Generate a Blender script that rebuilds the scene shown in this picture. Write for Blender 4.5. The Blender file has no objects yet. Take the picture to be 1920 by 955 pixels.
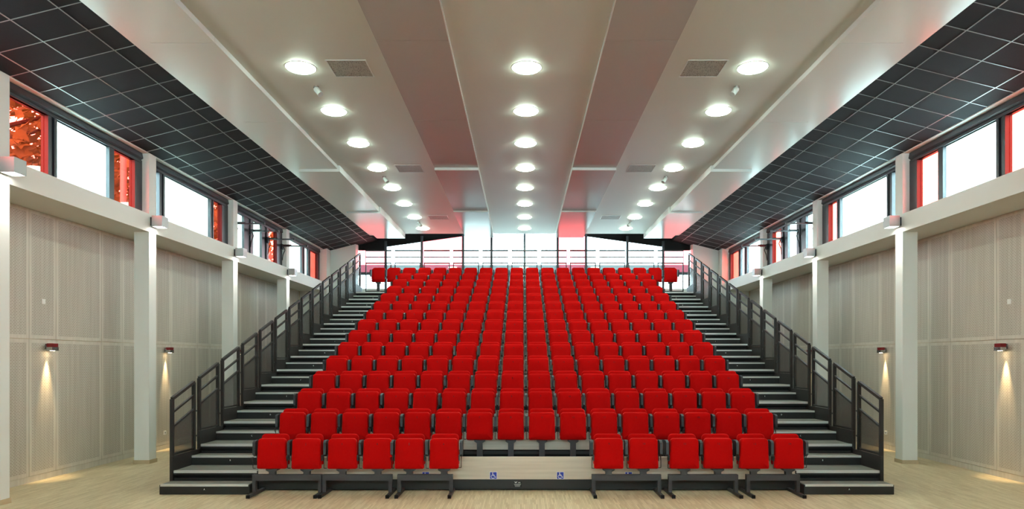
import bpy, bmesh, math, random
from math import pi, sin, cos, radians
random.seed(7)
SC = bpy.context.scene
COL = SC.collection

# ------------------------------------------------------------------ camera
EYE = 1.974
CAMX = -0.06
cd = bpy.data.cameras.new('camera')
cam = bpy.data.objects.new('camera', cd)
COL.objects.link(cam)
cam.location = (CAMX, 0, EYE)
cam.rotation_euler = (pi / 2, 0, 0)
cd.sensor_width = 36
cd.lens = 24.0
cd.shift_x = -20.0 / 1920
cd.shift_y = 196.5 / 1920
cd.clip_start = 0.05
cd.clip_end = 500
SC.camera = cam

# ------------------------------------------------------------------ sky, exposure
W = bpy.data.worlds.new('overcast_sky')
SC.world = W
W.use_nodes = True
bg = W.node_tree.nodes['Background']
bg.inputs['Color'].default_value = (0.72, 0.98, 1.06, 1)
bg.inputs['Strength'].default_value = 21.0
SC.view_settings.view_transform = 'Standard'
SC.view_settings.look = 'None'
SC.view_settings.gamma = 1
SC.view_settings.use_curve_mapping = False
SC.view_settings.exposure = 0.72
DOWNLIGHT_STRENGTH = 36.0
SPOT_WATT = 120.0
SC.cycles.max_bounces = 10
SC.cycles.diffuse_bounces = 6
SC.cycles.glossy_bounces = 4
SC.cycles.transparent_max_bounces = 16
SC.cycles.caustics_reflective = False
SC.cycles.caustics_refractive = False
SC.cycles.sample_clamp_indirect = 6.0

# ------------------------------------------------------------------ materials
def srgb(r, g, b):
    f = lambda c: (c / 255 / 12.92) if c / 255 <= 0.04045 else ((c / 255 + 0.055) / 1.055) ** 2.4
    return (f(r), f(g), f(b), 1)

def mat(name, col, rough=0.6, metal=0.0, spec=0.5, noise=0.0, nscale=8.0, bump=0.0, sheen=0.0, emit=None, estr=0.0):
    m = bpy.data.materials.new(name)
    m.use_nodes = True
    nt = m.node_tree
    p = nt.nodes['Principled BSDF']
    p.inputs['Base Color'].default_value = col
    p.inputs['Roughness'].default_value = rough
    p.inputs['Metallic'].default_value = metal
    p.inputs['Specular IOR Level'].default_value = spec
    if sheen:
        p.inputs['Sheen Weight'].default_value = sheen
        p.inputs['Sheen Roughness'].default_value = 0.3
        p.inputs['Sheen Tint'].default_value = (1, 0.12, 0.08, 1)
    if emit:
        p.inputs['Emission Color'].default_value = emit
        p.inputs['Emission Strength'].default_value = estr
    if noise or bump:
        tc = nt.nodes.new('ShaderNodeTexCoord')
        no = nt.nodes.new('ShaderNodeTexNoise')
        no.inputs['Scale'].default_value = nscale
        no.inputs['Detail'].default_value = 4
        nt.links.new(tc.outputs['Object'], no.inputs['Vector'])
        if noise:
            mr = nt.nodes.new('ShaderNodeMapRange')
            mr.inputs['To Min'].default_value = 1 - noise
            mr.inputs['To Max'].default_value = 1 + noise
            nt.links.new(no.outputs['Fac'], mr.inputs['Value'])
            vm = nt.nodes.new('ShaderNodeVectorMath')
            vm.operation = 'SCALE'
            vm.inputs[0].default_value = col[:3]
            nt.links.new(mr.outputs['Result'], vm.inputs['Scale'])
            nt.links.new(vm.outputs['Vector'], p.inputs['Base Color'])
        if bump:
            b = nt.nodes.new('ShaderNodeBump')
            b.inputs['Strength'].default_value = bump
            b.inputs['Distance'].default_value = 0.002
            nt.links.new(no.outputs['Fac'], b.inputs['Height'])
            nt.links.new(b.outputs['Normal'], p.inputs['Normal'])
    return m

M = {}
M['white'] = mat('white_paint', srgb(226, 228, 224), 0.6, noise=0.015, nscale=3)
M['ceiling'] = mat('ceiling_paint', srgb(194, 196, 190), 0.45, noise=0.01, nscale=2)
M['strip'] = mat('satin_grey_panel', srgb(166, 164, 162), 0.2, spec=0.36, noise=0.012, nscale=2)
M['panelwhite'] = mat('satin_white_panel', srgb(214, 220, 220), 0.2, spec=0.5, noise=0.012, nscale=2)
M['tile'] = mat('black_ceiling_tile', srgb(29, 29, 32), 0.8, spec=0.15, noise=0.25, nscale=60, bump=0.2)
M['tbar'] = mat('ceiling_grid_metal', srgb(150, 152, 152), 0.35, metal=0.6)
M['black'] = mat('black_steel', srgb(29, 26, 25), 0.5, spec=0.4, noise=0.08, nscale=20)
M['dark'] = mat('anthracite_metal', srgb(58, 58, 62), 0.45, spec=0.4, noise=0.05, nscale=30)
M['void'] = mat('dark_void', srgb(22, 21, 22), 0.8, spec=0.2, noise=0.1, nscale=5)
M['frame'] = mat('anthracite_window_frame', srgb(44, 47, 54), 0.4)
M['tread'] = mat('grey_tread_carpet', srgb(122, 120, 114), 0.95, spec=0.1, noise=0.12, nscale=150, bump=0.3)
M['nosing'] = mat('aluminium_nosing', srgb(205, 205, 202), 0.4, metal=0.3, noise=0.03)
M['red'] = mat('red_upholstery', srgb(180, 6, 5), 0.9, spec=0.08, noise=0.06, nscale=90, bump=0.25, sheen=0.5)
M['plastic'] = mat('dark_grey_plastic', srgb(44, 48, 53), 0.5)
M['ink'] = mat('dark_number_print', srgb(38, 5, 6), 0.8)
M['ped'] = mat('graphite_steel', srgb(50, 47, 49), 0.5, noise=0.05)
M['skirtwood'] = mat('oak_skirting', srgb(190, 170, 138), 0.5, noise=0.08, nscale=12)
M['sconce'] = mat('sconce_aluminium', srgb(168, 172, 172), 0.45, metal=0.2)
M['chrome'] = mat('brushed_metal', srgb(190, 190, 192), 0.25, metal=0.9)
M['redglassy'] = mat('red_lamp_body', srgb(120, 14, 20), 0.3)
M['plate'] = mat('white_plastic_plate', srgb(238, 238, 235), 0.4)
M['blue'] = mat('blue_sign_film', srgb(22, 48, 160), 0.4)
M['signwhite'] = mat('white_sign_film', srgb(240, 240, 240), 0.4)
M['grey_print'] = mat('grey_print', srgb(150, 150, 150), 0.5)
M['lamp'] = mat('lamp_diffuser', srgb(250, 248, 235), 0.5, emit=(0.80, 1.0, 0.82, 1), estr=DOWNLIGHT_STRENGTH)
M['lampwarm'] = mat('warm_lamp_glass', srgb(250, 235, 200), 0.5, emit=(1.0, 0.78, 0.45, 1), estr=30)
M['lampcold'] = mat('sconce_lamp_glass', srgb(250, 250, 245), 0.5, emit=(1.0, 0.96, 0.86, 1), estr=14)
M['bark'] = mat('tree_bark', srgb(80, 66, 52), 0.9, noise=0.25, nscale=10)
M['leaf'] = mat('tree_leaf', srgb(112, 128, 66), 0.6, noise=0.3, nscale=4)
M['ground'] = mat('outdoor_paving', srgb(150, 150, 142), 0.9, noise=0.15, nscale=1.5)
M['render'] = mat('neighbour_wall_render', srgb(205, 190, 170), 0.9, noise=0.06, nscale=1.5)
M['pipe'] = mat('outdoor_downpipe', srgb(200, 200, 205), 0.4)

def wood_mat(name, c1, c2, axis='X', rough=0.5, sc=(1.2, 30, 30)):
    m = bpy.data.materials.new(name); m.use_nodes = True
    nt = m.node_tree; p = nt.nodes['Principled BSDF']
    tc = nt.nodes.new('ShaderNodeTexCoord'); mp = nt.nodes.new('ShaderNodeMapping')
    mp.inputs['Scale'].default_value = sc
    no = nt.nodes.new('ShaderNodeTexNoise'); no.inputs['Scale'].default_value = 1.0; no.inputs['Detail'].default_value = 5
    cr = nt.nodes.new('ShaderNodeValToRGB')
    cr.color_ramp.elements[0].position = 0.3; cr.color_ramp.elements[0].color = c1
    cr.color_ramp.elements[1].position = 0.7; cr.color_ramp.elements[1].color = c2
    nt.links.new(tc.outputs['Object'], mp.inputs['Vector']); nt.links.new(mp.outputs['Vector'], no.inputs['Vector'])
    nt.links.new(no.outputs['Fac'], cr.inputs['Fac']); nt.links.new(cr.outputs['Color'], p.inputs['Base Color'])
    p.inputs['Roughness'].default_value = rough
    return m
M['kickwood'] = wood_mat('pale_wood_kick_panel', srgb(196, 184, 166), srgb(214, 203, 186))
M['wallwood'] = wood_mat('pale_wall_veneer', srgb(198, 190, 177), srgb(212, 205, 193), sc=(20, 20, 0.7))

def perforated(name):
    # pale veneer with fine horizontal slots in rows; u = Y, v = Z of the panel (object space)
    m = wood_mat(name, srgb(186, 178, 166), srgb(204, 197, 186), sc=(16, 16, 0.6))
    nt = m.node_tree; p = nt.nodes['Principled BSDF']
    cr = [n for n in nt.nodes if n.type == 'VALTORGB'][0]
    tc = [n for n in nt.nodes if n.type == 'TEX_COORD'][0]
    sep = nt.nodes.new('ShaderNodeSeparateXYZ'); nt.links.new(tc.outputs['Object'], sep.inputs[0])
    def mth(op, a, b=None):
        n = nt.nodes.new('ShaderNodeMath'); n.operation = op
        for i, v in enumerate((a, b)):
            if v is None: continue
            if isinstance(v, (int, float)): n.inputs[i].default_value = v
            else: nt.links.new(v, n.inputs[i])
        return n.outputs[0]
    v = mth('MULTIPLY', sep.outputs['Z'], 1 / 0.024)
    fv = mth('FRACT', v); row = mth('FLOOR', v)
    off = mth('MULTIPLY', mth('MODULO', row, 2.0), 0.5)
    u = mth('ADD', mth('MULTIPLY', sep.outputs['Y'], 1 / 0.06), off)
    fu = mth('FRACT', u)
    s = mth('MULTIPLY', mth('LESS_THAN', fv, 0.30), mth('LESS_THAN', fu, 0.72))
    mx = nt.nodes.new('ShaderNodeMix'); mx.data_type = 'RGBA'
    nt.links.new(s, mx.inputs['Factor'])
    nt.links.new(cr.outputs['Color'], mx.inputs['A'])
    mx.inputs['B'].default_value = srgb(142, 133, 119)
    nt.links.new(mx.outputs['Result'], p.inputs['Base Color'])
    bp = nt.nodes.new('ShaderNodeBump'); bp.invert = True
    bp.inputs['Strength'].default_value = 0.4; bp.inputs['Distance'].default_value = 0.004
    nt.links.new(s, bp.inputs['Height']); nt.links.new(bp.outputs['Normal'], p.inputs['Normal'])
    return m
M['slots'] = perforated('slotted_acoustic_veneer')

def parquet():
    m = bpy.data.materials.new('industrial_parquet'); m.use_nodes = True
    nt = m.node_tree; p = nt.nodes['Principled BSDF']
    tc = nt.nodes.new('ShaderNodeTexCoord'); mp = nt.nodes.new('ShaderNodeMapping')
    mp.inputs['Rotation'].default_value = (0, 0, pi / 2)
    br = nt.nodes.new('ShaderNodeTexBrick')
    br.inputs['Scale'].default_value = 1.0
    br.inputs['Brick Width'].default_value = 0.32
    br.inputs['Row Height'].default_value = 0.024
    br.inputs['Mortar Size'].default_value = 0.0012
    br.inputs['Bias'].default_value = 0.0
    br.offset = 0.37; br.offset_frequency = 3
    br.inputs['Color1'].default_value = srgb(226, 210, 176)
    br.inputs['Color2'].default_value = srgb(200, 180, 142)
    br.inputs['Mortar'].default_value = srgb(172, 152, 116)
    no = nt.nodes.new('ShaderNodeTexNoise'); no.inputs['Scale'].default_value = 0.9; no.inputs['Detail'].default_value = 3
    mr = nt.nodes.new('ShaderNodeMapRange'); mr.inputs['To Min'].default_value = 0.88; mr.inputs['To Max'].default_value = 1.1
    vm = nt.nodes.new('ShaderNodeVectorMath'); vm.operation = 'SCALE'
    nt.links.new(tc.outputs['Object'], mp.inputs['Vector']); nt.links.new(mp.outputs['Vector'], br.inputs['Vector'])
    nt.links.new(tc.outputs['Object'], no.inputs['Vector']); nt.links.new(no.outputs['Fac'], mr.inputs['Value'])
    nt.links.new(br.outputs['Color'], vm.inputs[0]); nt.links.new(mr.outputs['Result'], vm.inputs['Scale'])
    nt.links.new(vm.outputs['Vector'], p.inputs['Base Color'])
    p.inputs['Roughness'].default_value = 0.42
    p.inputs['Specular IOR Level'].default_value = 0.4
    return m
M['parquet'] = parquet()

def glass(name, tint, gloss=0.06, rough=0.02, translucent=0.0, tcol=(1, 1, 1, 1)):
    m = bpy.data.materials.new(name); m.use_nodes = True
    nt = m.node_tree; nt.nodes.clear()
    out = nt.nodes.new('ShaderNodeOutputMaterial')
    tr = nt.nodes.new('ShaderNodeBsdfTransparent'); tr.inputs['Color'].default_value = tint
    gl = nt.nodes.new('ShaderNodeBsdfGlossy'); gl.inputs['Roughness'].default_value = rough
    mix = nt.nodes.new('ShaderNodeMixShader'); mix.inputs[0].default_value = gloss
    src = tr.outputs[0]
    if translucent:
        tl = nt.nodes.new('ShaderNodeBsdfTranslucent'); tl.inputs['Color'].default_value = tcol
        mx = nt.nodes.new('ShaderNodeMixShader'); mx.inputs[0].default_value = translucent
        nt.links.new(tr.outputs[0], mx.inputs[1]); nt.links.new(tl.outputs[0], mx.inputs[2]); src = mx.outputs[0]
    nt.links.new(src, mix.inputs[1]); nt.links.new(gl.outputs[0], mix.inputs[2])
    nt.links.new(mix.outputs[0], out.inputs['Surface'])
    return m
M['clear'] = glass('clear_glass', (0.93, 0.97, 0.96, 1))
M['frost'] = glass('frosted_glass', (0.92, 0.98, 0.97, 1), translucent=0.75, tcol=(0.95, 1, 0.98, 1))
M['endclear'] = glass('dimmed_end_glass', (0.60, 0.62, 0.625, 1))  # clear glass, tint darkened to cut sky glare around mullions and rails
M['redglass'] = glass('red_glass', (0.82, 0.235, 0.195, 1))   # light passes both faces of a pane
M['pinkglass'] = glass('red_end_glass', (0.68, 0.235, 0.245, 1))
M['greyglass'] = glass('grey_frosted_glass', (0.06, 0.065, 0.065, 1), translucent=0.12, tcol=(0.9, 0.95, 0.95, 1))
M['mesh'] = glass('perforated_steel_infill', (1, 1, 1, 1))
def perf_sheet():
    m = bpy.data.materials.new('perforated_steel_sheet'); m.use_nodes = True
    nt = m.node_tree; p = nt.nodes['Principled BSDF']
    p.inputs['Base Color'].default_value = srgb(62, 58, 56); p.inputs['Roughness'].default_value = 0.5
    p.inputs['Alpha'].default_value = 0.55
    return m
M['mesh'] = perf_sheet()

# ------------------------------------------------------------------ mesh helpers
class MB:
    def __init__(s): s.v = []; s.f = []; s.m = []; s.mats = []
    def _mi(s, m):
        if m not in s.mats: s.mats.append(m)
        return s.mats.index(m)
    def face(s, pts, m):
        n = len(s.v); s.v += [tuple(p) for p in pts]; s.f.append(tuple(range(n, n + len(pts)))); s.m.append(s._mi(m)); return s
    def box(s, x0, x1, y0, y1, z0, z1, m):
        x0, x1 = min(x0, x1), max(x0, x1); y0, y1 = min(y0, y1), max(y0, y1); z0, z1 = min(z0, z1), max(z0, z1)
        n = len(s.v)
        s.v += [(x0, y0, z0), (x1, y0, z0), (x1, y1, z0), (x0, y1, z0), (x0, y0, z1), (x1, y0, z1), (x1, y1, z1), (x0, y1, z1)]
        for q in ((0, 3, 2, 1), (4, 5, 6, 7), (0, 1, 5, 4), (1, 2, 6, 5), (2, 3, 7, 6), (3, 0, 4, 7)):
            s.f.append(tuple(n + i for i in q)); s.m.append(s._mi(m))
        return s
    def prism(s, poly, axis, a0, a1, m):
        # poly: 2D points in the plane normal to axis ('x': (y,z), 'y': (x,z), 'z': (x,y)), extruded a0..a1
        def P(p, a): return (a, p[0], p[1]) if axis == 'x' else (p[0], a, p[1]) if axis == 'y' else (p[0], p[1], a)
        n = len(s.v); k = len(poly)
        s.v += [P(p, a0) for p in poly] + [P(p, a1) for p in poly]
        mi = s._mi(m)
        s.f.append(tuple(range(n + k - 1, n - 1, -1))); s.m.append(mi)
        s.f.append(tuple(range(n + k, n + 2 * k))); s.m.append(mi)
        for i in range(k):
            j = (i + 1) % k
            s.f.append((n + i, n + j, n + k + j, n + k + i)); s.m.append(mi)
        return s
    def tube(s, a, b, r, m, seg=8, r2=None):
        from mathutils import Vector
        a = Vector(a); b = Vector(b); d = (b - a).normalized()
        u = d.orthogonal().normalized(); w = d.cross(u); r2 = r if r2 is None else r2
        n = len(s.v); mi = s._mi(m)
        for c, rr in ((a, r), (b, r2)):
            for i in range(seg):
                t = 2 * pi * i / seg
                s.v.append(tuple(c + u * (rr * cos(t)) + w * (rr * sin(t))))
        for i in range(seg):
            j = (i + 1) % seg
            s.f.append((n + i, n + j, n + seg + j, n + seg + i)); s.m.append(mi)
        s.f.append(tuple(range(n + seg - 1, n - 1, -1))); s.m.append(mi)
        s.f.append(tuple(range(n + seg, n + 2 * seg))); s.m.append(mi)
        return s
    def beam(s, a, b, w, h, m):
        # rectangular bar from a to b, w across (horizontal, normal to run), h the other way
        from mathutils import Vector
        a = Vector(a); b = Vector(b); d = (b - a).normalized()
        up = Vector((0, 0, 1)) if abs(d.z) < 0.95 else Vector((0, 1, 0))
        x = d.cross(up).normalized(); y = x.cross(d).normalized()
        n = len(s.v); mi = s._mi(m)
        for c in (a, b):
            for sx, sy in ((-1, -1), (1, -1), (1, 1), (-1, 1)):
                s.v.append(tuple(c + x * (sx * w / 2) + y * (sy * h / 2)))
        for q in ((0, 3, 2, 1), (4, 5, 6, 7), (0, 1, 5, 4), (1, 2, 6, 5), (2, 3, 7, 6), (3, 0, 4, 7)):
            s.f.append(tuple(n + i for i in q)); s.m.append(mi)
        return s
    def lathe(s, prof, m, seg=32):
        n = len(s.v); mi = s._mi(m); k = len(prof)
        for i in range(seg):
            t = 2 * pi * i / seg
            for r, z in prof: s.v.append((r * cos(t), r * sin(t), z))
        for i in range(seg):
            j = (i + 1) % seg
            for q in range(k - 1):
                s.f.append((n + i * k + q, n + j * k + q, n + j * k + q + 1, n + i * k + q + 1)); s.m.append(mi)
        return s
    def data(s, name, smooth=False):
        me = bpy.data.meshes.new(name)
        me.from_pydata(s.v, [], s.f)
        for m in s.mats: me.materials.append(M[m] if isinstance(m, str) else m)
        me.polygons.foreach_set('material_index', s.m)
        bm = bmesh.new(); bm.from_mesh(me)
        if smooth: bmesh.ops.remove_doubles(bm, verts=bm.verts, dist=1e-5)
        bmesh.ops.recalc_face_normals(bm, faces=bm.faces)
        bm.to_mesh(me); bm.free()
        if smooth: me.polygons.foreach_set('use_smooth', [True] * len(me.polygons))
        me.update()
        return me
    def build(s, name, parent=None, loc=(0, 0, 0), smooth=False):
        return link(name, s.data(name, smooth), parent, loc)

def link(name, data, parent=None, loc=(0, 0, 0), rot=None):
    o = bpy.data.objects.new(name, data)
    COL.objects.link(o)
    o.location = loc
    if rot: o.rotation_euler = rot
    if parent: o.parent = parent
    return o
def tag(o, label=None, cat=None, group=None, kind=None):
    if label: o['label'] = label
    if cat: o['category'] = cat
    if group: o['group'] = group
    if kind: o['kind'] = kind
    return o
def empty(name, loc=(0, 0, 0), rot=None):
    return link(name, None, None, loc, rot)
ORD = ['first', 'second', 'third', 'fourth', 'fifth', 'sixth', 'seventh', 'eighth', 'ninth', 'tenth', 'eleventh',
       'twelfth', 'thirteenth', 'fourteenth', 'fifteenth', 'sixteenth', 'seventeenth', 'eighteenth', 'nineteenth', 'twentieth']
SIDE = {-1: 'left', 1: 'right'}
_txt = {}
def text_mesh(t, size, m):
    key = (t, size, m)
    if key not in _txt:
        cu = bpy.data.curves.new('t', 'FONT'); cu.body = t; cu.size = size; cu.align_x = 'CENTER'; cu.align_y = 'CENTER'; cu.resolution_u = 2
        cu.extrude = 0.0008
        o = bpy.data.objects.new('t', cu); COL.objects.link(o)
        bpy.context.view_layer.update()
        me = bpy.data.meshes.new_from_object(o.evaluated_get(bpy.context.evaluated_depsgraph_get()))
        bpy.data.objects.remove(o); me.materials.clear(); me.materials.append(M[m]); me.name = 'characters'
        _txt[key] = me
    return _txt[key]

# ------------------------------------------------------------------ hall dimensions
XI = 7.11          # inner face of columns and beams
XW = 7.94          # panelled wall plane
XO = 8.15          # outside
Y0, Y1 = -8.0, 24.6
ZB0, ZB1 = 4.38, 4.722   # beam
ZL = 5.86          # lintel soffit
ZC = EYE + 4.39    # flat ceiling
COLS = [9.13 + 3.75 * i for i in range(-4, 4)]    # front faces of columns; depth 0.25
CW, CD = 0.28, 0.25

# ------------------------------------------------------------------ floor, walls
tag(MB().box(-XO, XO, Y0, 25.6, -0.12, 0, 'parquet').build('floor'), kind='structure')
tag(MB().box(-60, 60, -40, 90, -0.4, -0.125, 'ground').build('ground'), 'pale paving around the hall outside', 'ground', kind='structure')

pj = []
for n in range(-3, 4):
    for a in (10.87, 11.50, 12.74, 13.40): pj.append(a + 3.75 * n)
pj = sorted(y for y in pj if 3.2 < y < 24.6)
def wall_panel(y0, y1, z0, z1):
    # slotted field inside a plain border; local origin at the lower near corner, face towards +x
    w, h, b, t = y1 - y0 - 0.008, z1 - z0 - 0.008, 0.055, 0.018
    mb = MB()
    P = lambda y, z: (t, y, z)
    mb.face([P(b, b), P(w - b, b), P(w - b, h - b), P(b, h - b)], 'slots')
    mb.face([P(0, 0), P(w, 0), P(w - b, b), P(b, b)], 'wallwood')
    mb.face([P(w, 0), P(w, h), P(w - b, h - b), P(w - b, b)], 'wallwood')
    mb.face([P(w, h), P(0, h), P(b, h - b), P(w - b, h - b)], 'wallwood')
    mb.face([P(0, h), P(0, 0), P(b, b), P(b, h - b)], 'wallwood')
    mb.face([(0, 0, 0), (0, w, 0), (t, w, 0), (t, 0, 0)], 'wallwood')
    mb.face([(0, 0, h), (t, 0, h), (t, w, h), (0, w, h)], 'wallwood')
    mb.face([(0, 0, 0), (t, 0, 0), (t, 0, h), (0, 0, h)], 'wallwood')
    mb.face([(0, w, 0), (0, w, h), (t, w, h), (t, w, 0)], 'wallwood')
    me = bpy.data.meshes.new('wall_panel')
    me.from_pydata(mb.v, [], mb.f)
    for m in mb.mats: me.materials.append(M[m])
    me.polygons.foreach_set('material_index', mb.m)
    bm = bmesh.new(); bm.from_mesh(me); bmesh.ops.remove_doubles(bm, verts=bm.verts, dist=1e-5)
    bmesh.ops.recalc_face_normals(bm, faces=bm.faces); bm.to_mesh(me); bm.free()
    return me
_pm = {}
for s in (-1, 1):
    wl = MB().box(s * XW, s * XO, Y0, Y1 + 0.8, 0, ZB0, 'skirtwood').build('wall_' + SIDE[s])
    tag(wl, kind='structure')
    for a, b in zip(pj[:-1], pj[1:]):
        for z0, z1 in ((0.10, 2.30), (2.30, ZB0)):
            k = (round(b - a, 3), z0)
            if k not in _pm: _pm[k] = wall_panel(a, b, z0, z1)
            if s < 0:
                link('panel', _pm[k], wl, (-XW, a + 0.004, z0 + 0.004))
            else:
                link('panel', _pm[k], wl, (XW, b - 0.004, z0 + 0.004), (0, 0, pi))
    tag(MB().box(s * XW, s * (XW - 0.012), pj[0], 24.6, 0.0, 0.098, 'wallwood').build('baseboard_' + SIDE[s]), kind='structure')
    # beam over the columns, deep soffit back to the wall; lintel over the windows
    tag(MB().box(s * XI, s * XO, Y0, Y1, ZB0, ZB1, 'white').build('beam'), kind='structure')
    tag(MB().box(s * (XI - 0.0), s * 7.46, Y0, Y1 + 0.8, ZL - 0.005, ZL + 0.5, 'white').build('lintel'), kind='structure')
    for i, y in enumerate(COLS):
        tag(MB().box(s * XI, s * (XI + CW), y, y + CD, 0, ZB0, 'white').build('column'), kind='structure')
        tag(MB().box(s * (XI - 0.001), s * 7.46, y, y + CD, ZB1, ZL - 0.005, 'white').build('window_pier'), kind='structure')
        tag(MB().box(s * (XI - 0.015), s * (XI + CW + 0.015), y - 0.015, y + CD + 0.015, 0, 0.07, 'skirtwood').build('column_skirting'), kind='structure')
    tag(MB().box(s * (XI - 0.12), s * XO, 24.13, 24.6, 0, ZL + 0.1, 'white').build('corner_pier'), kind='structure')
    zr = lambda x: 5.86 + 0.25 * (7.11 - x)
    tag(MB().prism([(s * 6.08, 0), (s * 7.2, 0), (s * 7.2, zr(7.2) + 0.05), (s * 6.08, zr(6.08) + 0.05)], 'y', 24.6, 25.1, 'white').build('wall_end'), kind='structure')
tag(MB().box(-6.08, 6.08, 24.9, 25.1, 0, 4.55, 'white').build('wall_end_low'), kind='structure')
rw = MB()
rw.box(-XO, XO, Y0 - 0.2, Y0, -0.1, 4.8, 'white').box(-XO, XO, Y0 - 0.2, Y0, 5.8, 7.4, 'white')
rw.box(-XO, -6.4, Y0 - 0.2, Y0, 4.8, 5.8, 'white').box(6.4, XO, Y0 - 0.2, Y0, 4.8, 5.8, 'white')
tag(rw.build('wall_rear'), kind='structure')
wr = tag(empty('window_40', (0, Y0 - .1, 4.8)), kind='structure')  # unseen window band, added and sized to bring daylight onto seat and column fronts
for i in range(9):
    MB().box(-6.4 + i * 1.6 - .03, -6.4 + i * 1.6 + .03, Y0 - .15, Y0 - .05, 4.8, 5.8, 'frame').build('mullion', wr, (0, .1 - Y0, -4.8))
    if i < 8: MB().box(-6.4 + i * 1.6 + .03, -6.4 + i * 1.6 + 1.57, Y0 - .106, Y0 - .094, 4.8, 5.8, 'clear').build('pane', wr, (0, .1 - Y0, -4.8))

# ------------------------------------------------------------------ ceilings
YE = 23.86
ceil = tag(MB().box(-5.38, 5.38, Y0, YE, ZC, ZC + 0.1, 'ceiling').build('ceiling'), kind='structure')
SEC = [(-8, 3.1, .08), (3.1, 6.2, .08), (6.2, 9.29, .08), (9.29, 12.4, .08), (12.4, 15.45, .08), (15.45, 19.65, .14), (19.65, 23.78, .18)]
for s in (-1, 1):
    for a, b, t in SEC:
        g = 0.006
        MB().box(s * 1.07, s * 2.055, a + g, b - g, ZC - t + .03, ZC - .001, 'strip').build('ceiling_panel', ceil)
        MB().box(s * 1.058, s * 1.069, a + g, b - g, ZC - t + .03, ZC - .001, 'panelwhite').build('edge_trim', ceil)
        if t > .1: MB().box(s * 1.07, s * 2.055, a - .006, a + g - .001, ZC - t + .03, ZC - .001, 'panelwhite').build('edge_trim', ceil)
        xi = 4.25 if t < .1 else 4.2 if t < .16 else 4.15
        MB().box(s * xi, s * 5.13, a + g, b - g, ZC - t, ZC - .001, 'panelwhite').build('ceiling_panel', ceil)
    # pale edge trims beside the satin strips
    MB().box(s * 5.132, s * 5.385, Y0, YE - .08, ZC - 0.075, ZC - 0.002, 'panelwhite').build('edge_trim', ceil)
    # sloping black tile ceiling
    XL = [5.385, 5.67, 6.25, 6.83, 7.11]
    zs = lambda x: 5.86 + 0.25 * (7.11 - x)
    ct = MB()
    ct.prism([(s * 5.385, zs(5.385) + .03), (s * 7.11, zs(7.11) + .03), (s * 7.11, zs(7.11) + .14), (s * 5.385, zs(5.385) + .14)], 'y', Y0, 25.2, 'void')
    ctl = tag(ct.build('ceiling_' + SIDE[s]), kind='structure')
    pitch = 0.568
    ys = [9.384 + pitch * n for n in range(-16, 27)]
    g = MB()
    for x in XL[1:4]:
        g.prism([(s * (x - .006), zs(x - .006) - .001), (s * (x + .006), zs(x + .006) - .001), (s * (x + .006), zs(x + .006) + .02), (s * (x - .006), zs(x - .006) + .02)], 'y', ys[0], 24.6, 'tbar')
    for y in ys:
        if y < 24.6:
            g.prism([(s * 5.39, zs(5.39) - .0005), (s * 7.10, zs(7.10) - .0005), (s * 7.10, zs(7.10) + .02), (s * 5.39, zs(5.39) + .02)], 'y', y - .0055, y + .0055, 'tbar')
    g.build('ceiling_grid', ctl)
    tm = []
    for c in range(4):
        a, b = XL[c] + .006, XL[c + 1] - .006
        if c == 0: a = XL[0]
        tm.append(MB().prism([(s * a, zs(a) + .006), (s * b, zs(b) + .006), (s * b, zs(b) + .03), (s * a, zs(a) + .03)], 'y', .0055, pitch - .0055, 'tile').data('tile'))
    for y in ys:
        if y + pitch > 25.0: continue
        for c in range(4): link('tile', tm[c], ctl, (0, y, 0))
    # roof behind the end of the flat ceiling
rf = MB()
rf.prism([(-7.2, 6.0), (-5.38, 6.42), (0, 7.15), (5.38, 6.42), (7.2, 6.0), (7.2, 6.1), (5.38, 6.55), (0, 7.3), (-5.38, 6.55), (-7.2, 6.1)], 'y', YE - .6, 25.6, 'void')
tag(rf.build('roof'), kind='structure')
tag(MB().box(-7.46, 7.46, Y0, 25.6, 7.3, 7.4, 'void').build('roof_deck'), kind='structure')

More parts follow.
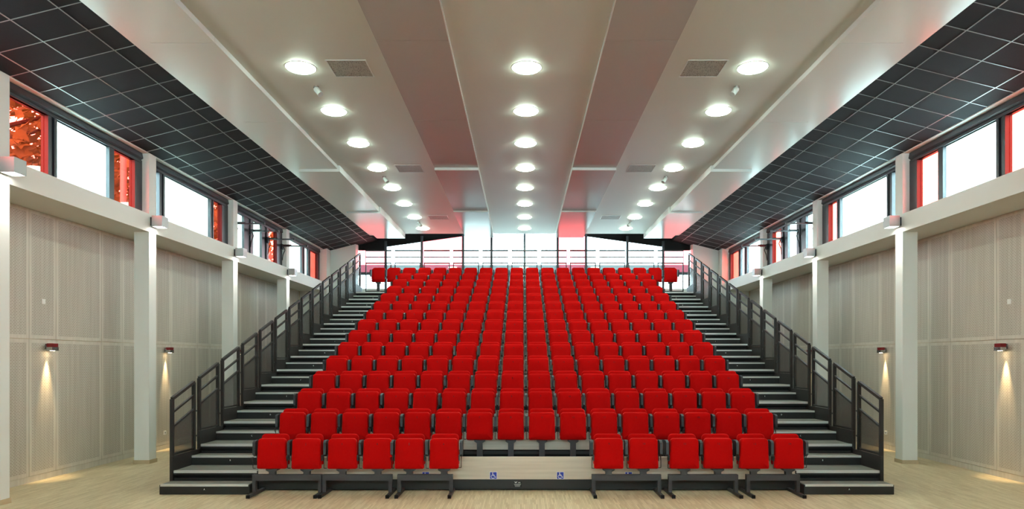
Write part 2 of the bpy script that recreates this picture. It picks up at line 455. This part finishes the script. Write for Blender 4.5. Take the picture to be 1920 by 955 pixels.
# ------------------------------------------------------------------ side windows
ZG0, ZG1, ZK = ZB1 + 0.0, 5.70, 5.855
XG = 7.30
BAYS = {  # pane and mullion limits, measured from the first visible bay on
    0: [('redglass', 9.42, 10.33), ('frost', 10.53, 11.86), ('redglass', 12.0, 12.64)],
    1: [('clear', 13.18, 13.50), ('frost', 13.70, 15.70), ('redglass', 15.87, 16.30)],
    2: [('frost', 16.93, 17.60), ('frost', 18.20, 18.80), ('redglass', 19.30, 19.95)],
    3: [('frost', 20.68, 22.20), ('frost', 22.50, 22.85), ('redglass', 23.10, 23.97)],
}
wn = 0
def side_window(s, panes, ya, yb, n):
    root = tag(empty('window_%d' % n, (0, ya, ZG0)), kind='structure')
    o = (0, -ya, -ZG0)
    fr = MB()
    x0, x1 = s * (XG - .06), s * (XG + .05)
    fr.box(x0, x1, ya, yb, ZG0, ZG0 + .035, 'frame')
    fr.box(x0, x1, ya, yb, ZG1 - .03, ZG1 + .02, 'frame')
    e = ya
    for m, a, b in panes:
        if a - e > 0.16:                      # broad mullion: two profiles with a step
            h = (a - e)
            fr.box(x0, x1, e, e + h * .38, ZG0 + .036, ZG1 - .031, 'frame')
            fr.box(s * (XG - .03), x1, e + h * .38, a - h * .3, ZG0 + .036, ZG1 - .031, 'frame')
            fr.box(x0, x1, a - h * .3, a, ZG0 + .036, ZG1 - .031, 'frame')
        else:
            fr.box(x0, x1, e, a, ZG0 + .036, ZG1 - .031, 'frame')
        e = b
    if e < yb: fr.box(x0, x1, e, yb, ZG0 + .036, ZG1 - .031, 'frame')
    fr.build('window_frame', root, o)
    for m, a, b in panes:
        p = MB().box(s * XG, s * (XG + .012), a, b, ZG0 + .036, ZG1 - .031, m).build('pane', root, o)
        p['label'] = {'redglass': 'red tinted pane', 'frost': 'white frosted pane', 'clear': 'clear pane'}[m]
    bl = MB()
    xa = XI + .09
    bl.prism([(s * xa, ZK - .10), (s * (xa + .02), ZK), (s * (XG + .05), ZK), (s * (XG + .05), ZG1 + .02), (s * (xa + .05), ZG1 + .02)], 'y', ya + .005, yb - .03, 'frame')
    bl.box(s * (xa + .03), s * (xa + .09), ya + .01, yb - .04, ZG1 - .03, ZG1 + .019, 'frame')
    bl.build('blind_cassette', root, o)
for s in (-1, 1):
    for b in range(-4, 4):
        ya = COLS[0] + CD + (b + 4) * 3.75
        yb = ya + 3.5
        base = BAYS[max(b, 0)]
        off = min(b, 0) * 3.75
        wn += 1
        side_window(s, [(m, p + off, q + off) for m, p, q in base], ya, yb, wn)

# ------------------------------------------------------------------ end wall glazing
YG = 25.0
ztop = lambda x: 6.10 + 0.139 * (5.06 - abs(x))
MX = [-6.1, -5.07, -3.75, -2.24, -1.20, 0.01, 1.22, 2.26, 3.77, 5.08, 6.1]
PANE = ['pinkglass', 'endclear', 'pinkglass', 'endclear', 'endclear', 'endclear', 'pinkglass', 'endclear', 'endclear', 'pinkglass']
wn += 1
ew = tag(empty('window_%d' % wn, (0, YG, 4.55)), kind='structure')
eo = (0, -YG, -4.55)
for i, x in enumerate(MX):
    w = .07 if i == 5 else .085
    if i in (0, 10): continue
    MB().box(x - w / 2, x + w / 2, YG - .05, YG + .06, 4.55, ztop(x) + .2, 'frame').build('mullion', ew, eo)
for i in range(10):
    a, b = MX[i] + .03, MX[i + 1] - .03
    # outermost bays: lower flat head
    ta, tb = (5.97, 5.97) if i in (0, 9) else (ztop(a), ztop(b))
    zl = 5.43
    if (a < 0 < b): ta = tb = 6.8
    up = MB().prism([(a, zl), (b, zl), (b, tb), (a, ta)], 'y', YG, YG + .012, PANE[i]).build('pane', ew, eo)
    gm = 'greyglass' if PANE[i] == 'endclear' else 'pinkfrost'
    if 'pinkfrost' not in M: M['pinkfrost'] = glass('pale_red_frosted_glass', (0.12, 0.05, 0.06, 1), translucent=0.1, tcol=(1, .6, .65, 1))
    MB().box(a, b, YG, YG + .012, 5.16, zl, gm).build('pane', ew, eo)
    MB().box(a, b, YG, YG + .012, 4.56, 5.06, 'endclear' if i in (0, 1, 8, 9) else 'greyglass').build('pane', ew, eo)
    MB().box(a, b, YG - .03, YG + .03, 5.06, 5.16, 'frame').build('transom', ew, eo)
gb = MB()
for sg in (-1, 1):
    gb.prism([(sg * 6.1, 5.97), (sg * 5.08, 5.97), (sg * 5.08, 6.10), (sg * 2.2, 6.50), (sg * .0, 6.80), (0, 7.3), (sg * 5.38, 6.7), (sg * 7.2, 6.1), (sg * 7.2, 5.9)], 'y', YG + .02, YG + .10, 'void')
gb.build('gable_panel', ew, eo)

# ------------------------------------------------------------------ telescopic stand
F0, DEP, RISE = 10.27, 0.862, 0.292
XS = 5.36          # outer edge of the stand
XA = 4.06          # inner edge of the stairs
stand = tag(empty('telescopic_stand', (0, F0, 0)), 'black steel tiered seating stand with grey treads and pale wood kick panels', 'seating stand')
def kid(mb, name, parent, loc=(0, 0, 0)): return mb.build(name, parent, loc)
deck_m = MB().box(-XS + .05, XS - .05, 0.012, DEP + .1, -.06, -.001, 'black').data('tier')
carpet_m = MB().box(-1, 1, 0, 1, 0, 1, 'tread')
so = lambda k: (0, DEP * (k - 1), RISE * k)
tread_m = {s: MB().box(s * XA, s * (XS - .05), .036, DEP, -.004, .003, 'tread').data('tread') for s in (-1, 1)}
nose_m = {s: MB().box(s * XA, s * (XS - .05), -.002, .036, -.032, .005, 'nosing').data('nosing') for s in (-1, 1)}
seatfloor_m = MB().box(-XA + .005, XA - .005, .03, DEP, -.004, .001, 'tread').data('row_floor')
riser = MB().box(-XS + .06, XS - .06, .05, .09, -RISE + .002, -.062, 'void').data('riser')
rail = MB().box(-XS + .05, XS - .05, .02, .05, -.16, -.11, 'black').data('frame_rail')
kick = MB().box(-4.03, 4.03, -.006, .012, -.085, .205, 'kickwood').data('kick_panel')
for k in range(1, 15):
    t = link('tier', deck_m, stand, so(k))
    for s in (-1, 1):
        link('tread', tread_m[s], t); link('nosing', nose_m[s], t)
        z = -RISE * k
        MB().prism([(-.03, max(z, -RISE * k)), (DEP + .02, max(z, -RISE * k)), (DEP + .02, .225), (-.03, .225)], 'x', s * (XS - .05), s * (XS - .02), 'black').build('side_panel', t)
    link('row_floor', seatfloor_m, t)
    link('riser', riser, t)
    link('frame_rail', rail, t)
    if k > 1:
        link('kick_panel', kick, t)
    else:
        MB().box(-4.03, 4.03, -.02, .010, -.122, .213, 'kickwood').build('kick_panel', t)
        MB().box(-4.03, 4.03, -.014, .005, -.272, -.124, 'black').build('front_skirt', t)
        MB().box(-4.03, 4.03, .01, .03, .2, .213, 'kickwood').build('kick_rail', t)
MB().box(-XS, XS, DEP * 14 + .05, DEP * 14 + .08, .0, RISE * 14 - .07, 'void').build('back_skirt', stand)

# loose lettered half steps, one per tier on each stair
half = MB().box(-.64, .64, .008, .31, 0, .140, 'black').data('step_body')
half_t = MB().box(-.64, .64, .034, .31, .140, .146, 'tread').data('tread')
half_n = MB().box(-.64, .64, 0, .034, .118, .148, 'nosing').data('nosing')
halfA = MB().box(-.655, .655, .008, .31, 0.0, .140, 'black').data('step_body')
for k in range(0, 14):
    for s in (-1, 1):
        y = F0 + DEP * k - .305
        if k == 0: y -= .02
        st = tag(empty('half_step', (s * 4.70, y, RISE * k + (.003 if k else 0))),
                 'black half step marked with the letter %s on the %s stair' % ('ABCDEFGHIJKLMN'[k].lower(), SIDE[s]), 'step', 'lettered half steps on the stairs')
        link('step_body', half if k else halfA, st)
        link('tread', half_t, st); link('nosing', half_n, st)
        dm = MB().tube((0, .0085, 0), (0, .004, 0), .022, 'void', 14).build('letter_disc', st, (0, 0, .075))
        link('letter', text_mesh('ABCDEFGHIJKLMN'[k], .036, 'signwhite'), dm, (0, .0035, 0), (pi / 2, 0, 0))

# ------------------------------------------------------------------ guard rails along the stairs
def bar(name, parent, a, b, w=.035, h=.035, m='black'):
    return MB().beam(a, b, w, h, m).build(name, parent)
LSEC = .70
slope = RISE / DEP
def side_rail_meshes():
    pm = {}
    pm['post_front'] = MB().beam((0, .02, -.20), (0, .02, 1.08), .05, .045, 'black').data('post')
    pm['post_back'] = MB().beam((0, LSEC, -.05), (0, LSEC, 1.08 + slope * (LSEC - .02)), .05, .045, 'black').data('post')
    for nm, h, t in (('top_rail', 1.085, .045), ('mid_rail', .875, .03), ('infill_rail', .655, .03)):
        pm[nm] = MB().beam((0, .02, h), (0, LSEC, h + slope * (LSEC - .02)), t, t, 'black').data(nm)
    pm['lower_rail'] = MB().beam((0, .05, .245), (0, LSEC - .03, .245), .035, .03, 'black').data('lower_rail')
    pm['mesh_infill'] = MB().prism([(.045, .26), (LSEC - .025, .26), (LSEC - .025, .64 + slope * (LSEC - .045)), (.045, .64 + slope * .025)], 'x', -.004, .004, 'mesh').data('mesh_infill')
    bolt = MB()
    for y, zz in ((LSEC + .03, .15), (LSEC + .03, .45), (LSEC + .03, .85)):
        bolt.tube((-.03, y, zz), (.03, y, zz), .014, 'dark', 8)
    pm['clamp'] = bolt.data('clamp')
    return pm
RM = side_rail_meshes()
for k in range(1, 15):
    for s in (-1, 1):
        r = tag(empty('guard_rail', (s * (XS - .015), F0 + DEP * (k - 1), RISE * k)),
                'black steel stair guard rail with perforated infill, %s section up the %s stair' % (ORD[k - 1], SIDE[s]), 'guard rail', 'guard rails of the %s stair' % SIDE[s])
        for nm in ('post_front', 'post_back', 'top_rail', 'mid_rail', 'infill_rail', 'lower_rail', 'mesh_infill', 'clamp'):
            link('post' if nm.startswith('post') else nm, RM[nm], r)
# rear guard rails
BP = .957; bw = .85
rm = {}
zz = (1.035, 1.232, 1.447)
rm['top_rail'] = MB().box(-bw / 2, bw / 2, -.02, .02, zz[2] - .022, zz[2] + .022, 'black').data('top_rail')
rm['mid_rail'] = MB().box(-bw / 2, bw / 2, -.015, .015, zz[1] - .015, zz[1] + .015, 'black').data('mid_rail')
rm['lower_rail'] = MB().box(-bw / 2, bw / 2, -.018, .018, zz[0] - .018, zz[0] + .018, 'black').data('lower_rail')
rm['bottom_rail'] = MB().box(-bw / 2 + .03, bw / 2 - .03, -.015, .015, .10, .13, 'black').data('bottom_rail')
for i in range(-5, 6):
    r = tag(empty('guard_rail', (i * BP, F0 + DEP * 14 + .03, RISE * 14)),
            'black three-bar guard rail behind the top row, %s section from the left' % ORD[i + 5], 'guard rail', 'guard rails behind the top row')
    for nm in rm: link(nm, rm[nm], r)
    for sx in (-1, 1):
        MB().box(sx * (bw / 2 - .03), sx * bw / 2, -.018, .018, 0.002, zz[0] - .019, 'black').build('post', r)
        MB().box(sx * (bw / 2 - .012), sx * bw / 2, -.01, .01, zz[0] + .019, zz[2] - .019, 'dark').build('post', r)

# ------------------------------------------------------------------ seats
def cushion(wb, wt, h, t, rad, bulge, m):
    """upright rounded cushion: bottom width wb, top width wt, height h, thickness t (front at y=0), rounded top corners"""
    def outline(ins):
        pts = []
        def corner(cx, cz, a0, a1, r, n):
            for i in range(n + 1):
                a = a0 + (a1 - a0) * i / n
                pts.append((cx + r * cos(a), cz + r * sin(a)))
        r = max(rad - ins, .01); rb = max(.022 - ins, .004)
        corner(wt / 2 - rad, h - rad, 0, pi / 2, r, 5)
        corner(-wt / 2 + rad, h - rad, pi / 2, pi, r, 5)
        corner(-wb / 2 + .022, .022, pi, 1.5 * pi, rb, 3)
        corner(wb / 2 - .022, .022, 1.5 * pi, 2 * pi, rb, 3)
        return pts
    rings = [(.10, -bulge), (.03, -bulge * .6), (.016, .0), (.005, .006), (.0, .018), (0, t - .018), (.005, t - .006), (.016, t)]
    mb = MB(); mi = mb._mi(m); n = None
    for ins, y in rings:
        if ins > .05:
            o0 = outline(0); c = (0, h / 2)
            o = [(p[0] * .5, c[1] + (p[1] - c[1]) * .5) for p in o0]
        else: o = outline(ins)
        n = len(o)
        mb.v += [(p[0], y, p[1]) for p in o]
    R = len(rings)
    for r in range(R - 1):
        for i in range(n):
            j = (i + 1) % n
            mb.f.append((r * n + i, r * n + j, (r + 1) * n + j, (r + 1) * n + i)); mb.m.append(mi)
    mb.f.append(tuple(range(n))); mb.m.append(mi)
    mb.f.append(tuple(range((R - 1) * n, R * n))); mb.m.append(mi)
    return mb
pad_m = cushion(.425, .405, .438, .085, .05, .008, 'red').data('seat_pad', True)
back_m = cushion(.425, .405, .45, .05, .06, .004, 'red').data('backrest', True)
shell_m = cushion(.40, .38, .42, .02, .05, .0, 'plastic').data('back_shell', True)
ped_m = MB().box(-.045, .045, .03, .10, 0, .355, 'ped').prism([(-.046, .335), (.046, .335), (.085, .362), (.085, .384), (-.085, .384), (-.085, .362)], 'y', .02, .14, 'ped').data('pedestal')
ped1_m = MB().box(-.045, .045, .03, .10, .302, .36, 'ped').prism([(-.046, .345), (.046, .345), (.085, .366), (.085, .384), (-.085, .384), (-.085, .366)], 'y', .02, .14, 'ped').data('pedestal')
arm = MB().prism([(.0, .60), (.05, .565), (.13, .575), (.16, .62), (.17, .77), (.15, .795), (.04, .795), (.0, .77)], 'x', -.019, .019, 'plastic')
arm_m = arm.data('armrest')
lp = MB()
for a, b in (((0, .03, .57), (0, .03, .405)), ((0, .03, .405), (-.04, .03, .405))): lp.tube(a, b, .005, 'black', 6)
lp.tube((0, .09, .57), (0, .03, .50), .005, 'black', 6)
loop_m = lp.data('arm_bracket')
hinge_m = MB().box(-.006, .006, .03, .15, .50, .58, 'plastic').data('hinge')
def seat(x, y, z, num, first, endarm, label, group):
    r = tag(empty('folding_seat', (x, y, z)), label, 'seat', group)
    tilt = random.uniform(-.012, .012)
    p = link('seat_pad', pad_m, r, (0, random.uniform(-.006, .006), .389 + random.uniform(-.003, .003)), (-.03 + tilt, 0, random.uniform(-.006, .006)))
    link('seat_number', text_mesh(str(num), .046, 'ink'), p, (0, -.0088, .360), (pi / 2, 0, 0))
    b = link('backrest', back_m, r, (0, .135, .430), (-.06, 0, 0))
    link('back_shell', shell_m, r, (0, .188, .43), (-.06, 0, 0))
    link('pedestal', ped1_m if first else ped_m, r)
    link('hinge', hinge_m, r, (-.218, 0, 0)); link('hinge', hinge_m, r, (.218, 0, 0))
    a = link('armrest', arm_m, r, (-.25, 0, 0)); link('arm_bracket', loop_m, a, (.0, 0, 0), (0, 0, pi))
    if endarm:
        a = link('armrest', arm_m, r, (.25, 0, 0)); link('arm_bracket', loop_m, a)
for row in range(2, 16):
    n = 20 if row == 15 else 16
    y = F0 + DEP * (row - 2) + .65
    for i in range(n):
        seat((i - (n - 1) / 2) * .5, y, RISE * (row - 1) + .001, i + 1, False, i == n - 1,
             'red folded seat, %s from the left stair, %s row from the front' % (ORD[i], ORD[row - 1]), 'red seats of the %s row' % ORD[row - 1])
R1 = [(-3.69, 1), (-3.19, 2), (-2.67, 3), (-2.16, 4), (-1.70, 5), (-1.20, 6), (1.187, 9), (1.69, 10), (2.28, 11), (2.77, 12), (3.29, 13), (3.795, 14)]
for i, (x, num) in enumerate(R1):
    seat(x, 9.85, 0, num, True, i in (5, 7, 11), 'red folded seat on floor-standing front beam, %s from the left' % ORD[i], 'red seats of the front row')
def beam_stand(x0, x1, i):
    r = tag(empty('seat_beam', ((x0 + x1) / 2, 9.9, 0)), 'dark steel beam on two floor feet under front seats, %s from the left' % ORD[i], 'seat frame', 'front row seat beams')
    h = (x1 - x0) / 2 - .004
    MB().box(-h, h, -.02, .055, .215, .301, 'ped').build('beam', r)
    for s in (-1, 1):
        xx = s * (h - .025)
        MB().box(xx - .025, xx + .025, -.015, .05, .046, .214, 'ped').build('leg', r)
        f = MB().box(xx - .022, xx + .022, -.24, .36, 0.004, .045, 'ped').build('foot', r)
        MB().box(xx - .024, xx + .024, -.248, -.225, 0, .047, 'void').build('foot_cap', f)
for i, (a, b) in enumerate([(-3.98, -2.97), (-2.965, -1.95), (-1.88, -1.07), (.94, 1.95), (2.05, 3.065), (3.18, 3.96)]): beam_stand(a, b, i)

# ------------------------------------------------------------------ wheelchair signs and maker plate on the stand front
def wheelchair_sign(x, label):
    r = tag(empty('wheelchair_sign', (x, F0 - .0225, .228)), label, 'sign', 'wheelchair signs on the front panel')
    MB().box(-.056, .056, -.001, .002, -.056, .056, 'signwhite').build('border', r)
    MB().box(-.050, .050, -.0025, -.001, -.050, .050, 'blue').build('plate', r)
    mb = MB()
    def stroke(pts, w):
        for a, b in zip(pts[:-1], pts[1:]):
            dx, dz = b[0] - a[0], b[1] - a[1]; l = math.hypot(dx, dz) or 1; nx, nz = -dz / l * w / 2, dx / l * w / 2; ex, ez = dx / l * w / 3, dz / l * w / 3
            mb.prism([(a[0] + nx - ex, a[1] + nz - ez), (b[0] + nx + ex, b[1] + nz + ez), (b[0] - nx + ex, b[1] - nz + ez), (a[0] - nx - ex, a[1] - nz - ez)], 'y', -.0040, -.0026, 'signwhite')
    mb.prism([(-.010 + .0085 * cos(2 * pi * i / 14), .036 + .0085 * sin(2 * pi * i / 14)) for i in range(14)], 'y', -.0040, -.0026, 'signwhite')
    stroke([(-.010, .026), (-.006, -.002), (.018, -.002), (.028, -.028), (.038, -.024)], .0095)
    stroke([(-.008, .012), (.012, .012)], .007)
    stroke([(-.012 + .0, .010)] + [(-.006 + .026 * cos(a), -.016 + .026 * sin(a)) for a in [radians(118 + 20 * i) for i in range(11)]], .007)
    mb.build('symbol', r)
for x, l in ((-.50, 'blue wheelchair sign on the wood panel, nearer the sixth front seat'), (.505, 'blue wheelchair sign on the wood panel, nearer the seventh front seat'),
             (-1.515, 'blue wheelchair sign half hidden behind the third seat beam'), (1.53, 'blue wheelchair sign half hidden behind the fourth seat beam')): wheelchair_sign(x, l)
r = tag(empty('maker_plate', (-.137, F0 - .0165, .10)), 'small black plate with pale emblem and print on the stand skirt', 'sign')
MB().box(-.062, .062, -.0, .002, -.045, .04, 'void').build('plate', r)
mk = MB()
mk.prism([(-.055, .036), (-.03, .030), (.0, .036), (-.016, .018), (-.03, .012)], 'y', -.002, -.0002, 'signwhite')
mk.box(.012, .022, -.002, -.0002, .014, .028, 'signwhite').box(.03, .04, -.002, -.0002, .014, .028, 'signwhite')
mk.build('emblem', r)
pr = MB()
for i, (a, b) in enumerate(((-.056, .052), (-.05, .048), (-.044, .04), (-.04, .036))): pr.box(a, b, -.002, -.0002, .004 - .012 * i - .008, .004 - .012 * i, 'grey_print')
pr.build('print', r)

# ------------------------------------------------------------------ ceiling fittings
dl_ring = MB().lathe([(.228, 0), (.230, -.004), (.224, -.006), (.218, -.005), (.216, 0)], 'panelwhite', 40).data('trim_ring', True)
dl_dome = MB().lathe([(.0001, -.046), (.06, -.045), (.12, -.041), (.165, -.033), (.195, -.022), (.214, -.002)], 'lamp', 40).data('diffuser', True)
ROWN = {-1: 'left', 0: 'middle', 1: 'right'}
for s in (-1, 0, 1):
    for i in range(8):
        r = tag(empty('downlight', (3.40 * s, 10.27 + 1.8 * i, ZC)), 'round glowing ceiling downlight, %s along the %s row from the front' % (ORD[i], ROWN[s]), 'ceiling light', '%s row of downlights' % ROWN[s])
        link('trim_ring', dl_ring, r); link('diffuser', dl_dome, r)
fr_m = MB().box(-.30, .30, -.30, -.285, -.008, 0, 'panelwhite').box(-.30, .30, .285, .30, -.008, 0, 'panelwhite').box(-.30, -.285, -.284, .284, -.008, 0, 'panelwhite').box(.285, .30, -.284, .284, -.008, 0, 'panelwhite').data('frame')
def vent_mat():
    m = mat('perforated_vent_face', srgb(190, 186, 176), .5)
    nt = m.node_tree; p = nt.nodes['Principled BSDF']
    tc = nt.nodes.new('ShaderNodeTexCoord'); vo = nt.nodes.new('ShaderNodeTexVoronoi'); vo.inputs['Scale'].default_value = 48
    cr = nt.nodes.new('ShaderNodeValToRGB'); cr.color_ramp.interpolation = 'CONSTANT'
    cr.color_ramp.elements[0].color = srgb(40, 40, 38); cr.color_ramp.elements[1].color = srgb(150, 147, 138); cr.color_ramp.elements[1].position = .30
    nt.links.new(tc.outputs['Object'], vo.inputs['Vector']); nt.links.new(vo.outputs['Distance'], cr.inputs['Fac']); nt.links.new(cr.outputs['Color'], p.inputs['Base Color'])
    return m
M['vent'] = vent_mat()
face_m = MB().box(-.284, .284, -.284, .284, -.004, 0, 'vent').data('perforated_face')
VN = ['nearest', 'middle', 'farthest']
sp_m = MB().tube((0, 0, 0), (0, 0, -.02), .045, 'chrome', 16).data('mount')
spb_m = MB().tube((0, .0, -.04), (.085, -.05, -.15), .045, 'sconce', 18).data('spot_body', False)
for s in (-1, 1):
    for i in range(3):
        r = tag(empty('air_vent', (2.66 * s, 10.3 + 5.4 * i, ZC - .0005)), 'square perforated air vent in the ceiling, %s of three on the %s' % (VN[i], SIDE[s]), 'air vent', 'ceiling air vents')
        link('frame', fr_m, r); link('perforated_face', face_m, r)
        r = tag(empty('ceiling_spotlight', (3.38 * s, 10.98 + 5.4 * i, ZC - .0005)), 'small tilted metal cylinder spotlight under the ceiling, %s of three on the %s' % (VN[i], SIDE[s]), 'spotlight', 'cylinder ceiling spotlights')
        link('mount', sp_m, r); MB().tube((0, 0, -.02), (.02, -.01, -.07), .015, 'sconce', 10).build('stem', r); b = link('spot_body', spb_m, r)
        if s > 0: b.scale.x = -1

# ------------------------------------------------------------------ sconces on the columns, wall lamps, plates
sc_body = {}
for s in (-1, 1):
    mb = MB(); x0, x1 = -s * .045, -s * .24
    mb.box(x0, x1, 0, .012, 0, .205, 'sconce').box(x0, x1, .218, .23, 0, .205, 'sconce').box(-s * .228, x1, .013, .217, 0, .205, 'sconce').box(x0, -s * .227, .013, .217, .193, .205, 'sconce').box(x0, -s * .057, .013, .217, 0, .192, 'sconce')
    sc_body[s] = mb.data('housing')
    sc_body[s, 'l'] = MB().box(-s * .058, -s * .226, .0135, .2165, .012, .02, 'lampcold').data('lamp_glass')
for s in (-1, 1):
    for i, y in enumerate(COLS):
        if y < 9: continue
        r = tag(empty('column_sconce', (s * XI, y + .01, 4.485)), 'grey box sconce glowing downwards, %s column on the %s' % (ORD[COLS.index(y) - 4], SIDE[s]), 'wall light', 'box sconces on the columns')
        link('housing', sc_body[s], r); link('lamp_glass', sc_body[s, 'l'], r)
        MB().box(-s * .002, -s * .044, .03, .20, .02, .18, 'plastic').build('mount', r)
        l = bpy.data.lights.new('sconce_light', 'AREA'); l.energy = 4; l.size = .16; l.spread = radians(110); l.color = (1, .97, .88)
        link('sconce_light', l, r, (-s * .14, .115, -.01))
for s in (-1, 1):
    for i, y in enumerate((11.27, 15.02, 18.77)):
        r = tag(empty('wall_lamp', (s * XW - s * .018, y, 2.14)), 'small red and chrome wall lamp casting a warm beam, %s on the %s wall' % (ORD[i], SIDE[s]), 'wall light', 'red wall lamps')
        q = -s
        MB().box(0, q * .012, -.04, .04, .0, .09, 'chrome').build('back_plate', r)
        MB().box(q * .013, q * .05, -.015, .015, .02, .05, 'chrome').build('bracket', r)
        MB().box(q * .055, q * .145, -.075, .075, .035, .095, 'redglassy').build('lamp_body', r)
        MB().box(q * .051, q * .149, -.078, .078, -.025, .034, 'chrome').build('lamp_base', r)
        MB().tube((q * .10, 0, -.0255), (q * .10, 0, -.028), .034, 'lampwarm', 16).build('lamp_glass', r)
        l = bpy.data.lights.new('lamp_light', 'SPOT'); l.energy = SPOT_WATT; l.spot_size = radians(34); l.spot_blend = 1.0; l.color = (1, .72, .36); l.shadow_soft_size = .02
        lo = link('lamp_light', l, r, (q * .07, 0, -.035)); lo.rotation_euler = (0, -s * radians(4), 0)
for s in (-1, 1):
    r = tag(empty('wall_plate', (s * (XW - .018), 11.19, 2.92)), 'small white square sensor plate high on the %s panelled wall' % SIDE[s], 'wall plate', 'white wall plates')
    MB().box(0, -s * .012, -.04, .04, -.04, .04, 'plate').build('cover', r); MB().box(-s * .0125, -s * .016, -.02, .02, -.025, .025, 'plate').build('button', r)
    r = tag(empty('wall_socket', (s * (XW - .018), 14.99, .36)), 'white double socket low on the %s wall below the second wall lamp' % SIDE[s], 'socket', 'white wall sockets')
    MB().box(0, -s * .014, -.045, .045, -.04, .04, 'plate').build('cover', r); MB().tube((-s * .0145, 0, 0), (-s * .016, 0, 0), .022, 'grey_print', 12).build('insert', r)

# ------------------------------------------------------------------ window opener arms
for s in (-1, 1):
    for i, y in enumerate((16.93, 17.93, 19.15, 20.30)):
        r = tag(empty('window_opener', (s * (XG - .065), y, 5.34)), 'black window opener arm reaching into the hall, %s on the %s side' % (ORD[i], SIDE[s]), 'opener arm', 'window opener arms')
        q = -s
        MB().box(0, q * .05, -.05, .05, -.10, .06, 'frame').build('bracket', r)
        MB().beam((q * .05, 0, .0), (q * .74, 0, .0), .05, .035, 'frame').build('arm', r)
        MB().tube((q * .05, 0, .03), (q * .30, 0, .03), .018, 'black', 10).build('drive_tube', r)
        c = MB()
        for a, b in (((q * .06, .02, -.02), (q * .10, .02, -.12)), ((q * .10, .02, -.12), (q * .04, .02, -.26)), ((q * .04, .02, -.26), (q * .02, .02, -.42))): c.tube(a, b, .012, 'black', 8)
        c.build('cable', r)
        MB().box(q * .74, q * .78, -.03, .03, -.025, .03, 'black').build('end_cap', r)

# ------------------------------------------------------------------ outside: trees, downpipe, neighbour building
def tree(x, y, h, rad, label, seed, nleaf):
    rnd = random.Random(seed)
    r = tag(empty('tree', (x, y, -.125)), label, 'tree', 'trees beyond the left windows')
    tr = MB(); tr.tube((0, 0, 0), (.1, .05, h * .45), .16, 'bark', 10, .11); tr.tube((.1, .05, h * .45), (.0, .1, h * .8), .11, 'bark', 8, .04)
    for i in range(9):
        a = rnd.uniform(0, 2 * pi); z = h * rnd.uniform(.38, .7)
        tr.tube((.08, .05, z), (rad * .8 * cos(a), rad * .8 * sin(a), z + rnd.uniform(.3, 1.2)), .05, 'bark', 6, .012)
    tr.build('trunk', r)
    lf = MB(); mi = lf._mi('leaf')
    from mathutils import Vector
    for i in range(nleaf):
        while True:
            p = Vector((rnd.uniform(-1, 1), rnd.uniform(-1, 1), rnd.uniform(-1, 1)))
            if .25 < p.length < 1: break
        c = Vector((p.x * rad, p.y * rad, h * .68 + p.z * h * .36))
        u = Vector((rnd.gauss(0, 1), rnd.gauss(0, 1), rnd.gauss(0, .5))).normalized(); w = u.orthogonal().normalized()
        v = u.cross(w); t = rnd.uniform(.09, .20)
        n = len(lf.v)
        for k, rr in enumerate((1.3, .5, 1.0, .45, .7, .45, 1.0, .5)):
            a = 2 * pi * k / 8
            q = c + u * (t * rr * cos(a)) + w * (t * rr * sin(a)) + v * (.02 * (k % 2))
            lf.v.append(tuple(q))
        lf.f.append(tuple(range(n, n + 8))); lf.m.append(mi)
    o = lf.build('foliage', r); o['kind'] = 'stuff'
tree(-10.9, 14.0, 10.6, 2.5, 'leafy tree seen through the red panes of the nearest left window', 3, 3800)
tree(-11.0, 19.6, 10.8, 2.5, 'leafy tree seen through the red pane of the second left window', 5, 3800)
tree(-11.4, 25.4, 10.8, 2.8, 'leafy tree seen through the red pane of the third left window', 9, 3000)
r = tag(empty('downpipe', (-8.25, 14.0, -.12)), 'pale vertical pipe outside behind the red pane of a left window', 'pipe')
MB().tube((0, 0, 0), (0, 0, 6.6), .06, 'pipe', 14).build('pipe', r)
c = MB(); c.box(-.08, .08, -.08, .08, 3.0, 3.05, 'frame'); c.build('pipe_clip', r)
